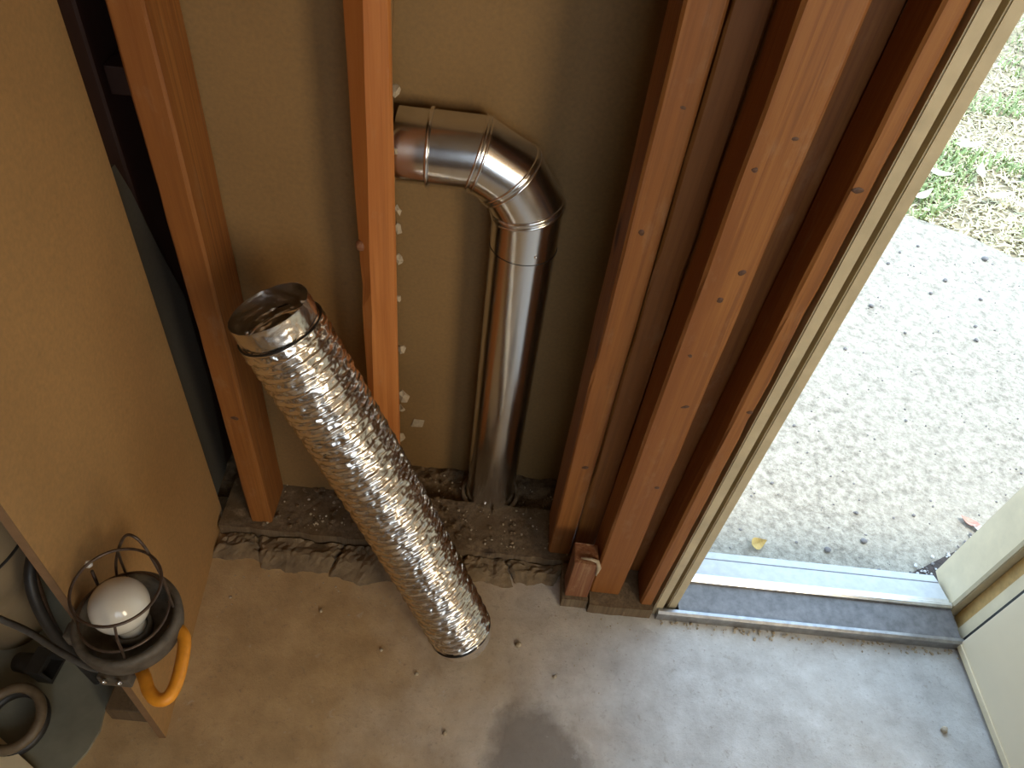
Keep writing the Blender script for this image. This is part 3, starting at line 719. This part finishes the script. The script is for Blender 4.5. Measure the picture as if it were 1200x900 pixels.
# hinge side: leaf-edge strip, bare rebate, stop and outer jamb
trimpiece('casing_strip', [(1.004, 0.716), (1.05, 0.716), (1.05, 0.744), (1.004, 0.744)], 0.0, 2.06, 0, 'cream', t2)
trimpiece('rebate', [(1.010, 0.744), (1.05, 0.744), (1.05, 0.774), (1.010, 0.774)], 0.0, 2.06, 0, 'raw_yellow', t2)
trimpiece('door_stop', [(0.992, 0.774), (1.05, 0.774), (1.05, 0.786), (0.992, 0.786)], 0.0, 2.06, 0, 'cream_dull', t2)
trimpiece('jamb', [(0.996, 0.786), (1.055, 0.786), (1.055, 0.878), (1.004, 0.878)], 0.0, 2.06, 0, 'cream', t2)
th = empty('door_threshold', (0.70, 0.77, 0.0))
tag(th, 'metal and painted threshold across the foot of the open doorway', 'threshold')
def txp(name, poly, mat, x0=-0.278, x1=0.290):
    prism(name, poly, 0, x0, x1, mat, th)
txp('base', [(-0.066, 0.0), (-0.066, 0.016), (0.07, 0.016), (0.07, 0.0)], 'tread')
txp('front_bar', [(-0.070, 0.0), (-0.070, 0.024), (-0.066, 0.029), (-0.060, 0.029), (-0.058, 0.018), (-0.058, 0.0)], 'dull_alu', -0.32, 0.292)
txp('tread_plate', [(-0.058, 0.016), (-0.058, 0.0245), (0.004, 0.0245), (0.004, 0.016)], 'tread')
txp('ridge', [(0.004, 0.016), (0.004, 0.030), (0.008, 0.034), (0.014, 0.034), (0.018, 0.028), (0.024, 0.028), (0.024, 0.016)], 'alu')
txp('outer_sill', [(0.024, 0.0), (0.024, 0.027), (0.075, 0.014), (0.090, 0.008), (0.090, -0.05), (0.07, -0.05)], 'sill')
box('gap_shade_strip', (0.998, 1.03, 0.7065, 0.7155, 0.0, 2.06), 'black', t2)  # black strip added to paint the shadowed gap between leaf and casing
dr = struct(empty('door_1', (0.988, 0.704, 0.008)))
dang = math.atan2(-0.225, 0.010)
bm = bmesh.new(); bx(bm, 0.0, 0.58, 0.0, 0.036, 0.0, 2.03, 0.0015)
o = obj('door_leaf', bm, 'door', dr); o.rotation_euler = (0, 0, dang)
bm = bmesh.new(); bx(bm, 0.001, 0.578, -0.003, 0.0, 0.002, 0.016, 0.0008)
o = obj('bottom_strip', bm, 'cream', dr); o.rotation_euler = (0, 0, dang)

# ------------------------------------------------------------------ outside: grass, leaves, pebbles, gravel
def edge_y(x):
    P = [(-3, 3.3), (0, 2.75), (0.9, 2.52), (1.386, 2.332), (1.573, 2.254), (1.734, 2.129), (1.95, 1.93), (3.2, 1.25)]
    for (a, b), (c, d) in zip(P, P[1:]):
        if a <= x <= c: return b+(d-b)*(x-a)/(c-a)
    return 1.25
def grass(name, n, mat, label, hmin, hmax, lay):
    verts = []; faces = []
    for i in range(n):
        x = random.uniform(0.7, 4.2); y = edge_y(x)+0.015+abs(random.gauss(0, 1.3))
        if mat == 'grass_g' and noise.noise(Vector((x*2.2, y*2.2, 3))) < -0.02: continue
        h = random.uniform(hmin, hmax); a = random.uniform(0, 2*PI); w = random.uniform(0.0025, 0.005)
        l = h*random.uniform(*lay); dx, dy = math.cos(a), math.sin(a); z = -0.062
        b = len(verts)
        verts += [(x-dy*w, y+dx*w, z), (x+dy*w, y-dx*w, z), (x+dx*l*.5+dy*w*.8, y+dy*l*.5-dx*w*.8, z+h*.65), (x+dx*l*.5-dy*w*.8, y+dy*l*.5+dx*w*.8, z+h*.65), (x+dx*l, y+dy*l, z+h*random.uniform(.6, 1))]
        faces += [(b, b+1, b+2, b+3), (b+3, b+2, b+4)]
    me = bpy.data.meshes.new(name); me.from_pydata(verts, [], faces); me.materials.append(MAT[mat])
    o = link(bpy.data.objects.new(name, me)); return tag(o, label, 'grass', kind='stuff')
grass('grass', 26000, 'grass_g', 'green lawn grass beyond the concrete path', 0.02, 0.05, (0.3, 1.2))
grass('dry_grass', 30000, 'grass_s', 'dry straw mixed into the lawn beyond the concrete path', 0.006, 0.022, (1.0, 3.0))
def leafmesh(name, Lf, Wf, mat, curl=0.12):
    bm = bmesh.new(); n = 8; l = []; m_ = []; r = []
    for i in range(n+1):
        t = i/n; w = Wf*math.sin(PI*min(1, t**0.8))*0.5; x = Lf*(t-0.5); z = curl*Lf*(2*t-1)**2
        l.append(bm.verts.new((x, w, z+0.25*w))); m_.append(bm.verts.new((x, 0, z))); r.append(bm.verts.new((x, -w, z+0.25*w)))
    for i in range(n):
        for a, b in ((l, m_), (m_, r)): 
            f = [a[i], b[i], b[i+1], a[i+1]]; bm.faces.new(f)
    bmesh.ops.remove_doubles(bm, verts=bm.verts, dist=1e-5)
    g = bmesh.ops.extrude_face_region(bm, geom=bm.faces[:])
    for v in g['geom']:
        if isinstance(v, bmesh.types.BMVert): v.co.z += 0.0008
    return obj(name, bm, mat)
LFL = ['pale dry leaf lying flat on the lawn, highest in view beside the trim', 'pale dry leaf on the lawn touching the line of the door trim', 'pale dry leaf standing steep on the lawn between flatter leaves', 'pale dry leaf lying flat over the green tuft of lawn', 'pale dry leaf slanting at the right edge of the view of the lawn', 'pale dry leaf on the lawn nearest the path edge and trim', 'pale dry leaf further right on the lawn behind the slanting one', 'pale dry leaf far back on the lawn in the straw', 'pale dry leaf at the path edge at the far right']
for i, (x, y, a, Lf, Wf) in enumerate(((1.794, 2.855, 0.1, .13, .035), (1.586, 2.608, 0.0, .11, .035), (1.762, 2.652, 1.2, .13, .035), (1.773, 2.496, 0.15, .12, .035), (1.86, 2.444, 2.4, .12, .03), (1.475, 2.44, 0.7, .11, .03), (1.98, 2.70, 0.9, .12, .03), (1.70, 3.05, 2.0, .12, .03), (1.95, 2.35, 0.5, .11, .03))):
    o = leafmesh('fallen_leaf', Lf, Wf, 'leaf'); o.location = (x, y, -0.030); o.rotation_euler = (random.uniform(-.25, .25), random.uniform(-.2, .2), a)
    tag(o, LFL[i], 'leaf', 'dry leaves on the lawn')
o = leafmesh('fallen_leaf', 0.045, 0.026, 'leaf_r', 0.2); o.location = (1.160, 1.045, -0.044); o.rotation_euler = (0.2, 0, 2.6); tag(o, 'small pinkish leaf on the concrete near the hinge side of the doorway', 'leaf')
o = leafmesh('fallen_leaf', 0.035, 0.020, 'white_bit', 0.2); o.location = (1.178, 1.028, -0.042); o.rotation_euler = (0.1, 0, 2.9); tag(o, 'small white leaf beside the pinkish one on the concrete', 'leaf')
o = leafmesh('fallen_leaf', 0.04, 0.028, 'leaf_y', 0.3); o.location = (0.634, 0.925, -0.042); o.rotation_euler = (0.3, 0, 0.4); tag(o, 'yellow-brown leaf on the concrete just outside the threshold', 'leaf')
for i, (x, y, r) in enumerate(sorted(((0.888, 0.964, .010), (0.796, 0.930, .010), (0.891, 1.04, .006), (1.031, 1.05, .006), (1.592, 2.117, .014), (1.412, 1.976, .010), (1.341, 1.901, .008), (1.126, 1.805, .010), (1.415, 1.703, .009), (1.435, 1.765, .007), (0.79, 1.29, .006), (1.375, 2.146, .007), (1.241, 2.031, .008), (0.998, 1.602, .007), (1.30, 2.10, .007), (1.20, 1.70, .006), (1.05, 1.95, .006), (0.70, 1.10, .006), (1.10, 1.35, .006), (1.5, 1.9, .008)), key=lambda q: q[1])):
    o = obj('pebble', rock(r*0.72, i+20, 0.6, 2), 'pebble', None, True); o.location = (x, y, -0.048+r*0.45)
    tag(o, 'dark pebble on the pale concrete path, '+ORD[i]+' in distance from the threshold', 'pebble', 'pebbles on the path')
def gv():
    t = random.random(); return (0.955+0.25*t+random.gauss(0, .012), 0.880+0.155*t-abs(random.gauss(0, .022)))
bm = bmesh.new()
o = prism('gravel_bed', [(0.93, 0.868), (1.0, 0.905), (1.10, 0.962), (1.21, 1.045), (1.30, 1.06), (1.30, 0.88), (1.06, 0.885), (1.055, 0.866)], 2, -0.06, -0.044, 'dark_soil', loc=(1.1, 0.95, -0.06))
tag(o, 'dark strip of soil outside beside the hinge jamb', 'soil', kind='stuff')
grit('gravel', 70, gv, 'white_bit', 0.001, 0.0042, 'white gravel bits on the dark strip outside the hinge jamb', lambda x, y: -0.044)
grit('gravel', 70, gv, 'pebble', 0.001, 0.004, 'dark gravel bits on the strip outside the hinge jamb', lambda x, y: -0.044)
grit('gravel', 420, lambda: (random.uniform(0.45, 1.8), random.uniform(0.88, 2.1)), 'pebble', 0.001, 0.0035, 'tiny dark grit scattered over the concrete path', lambda x, y: -0.048)
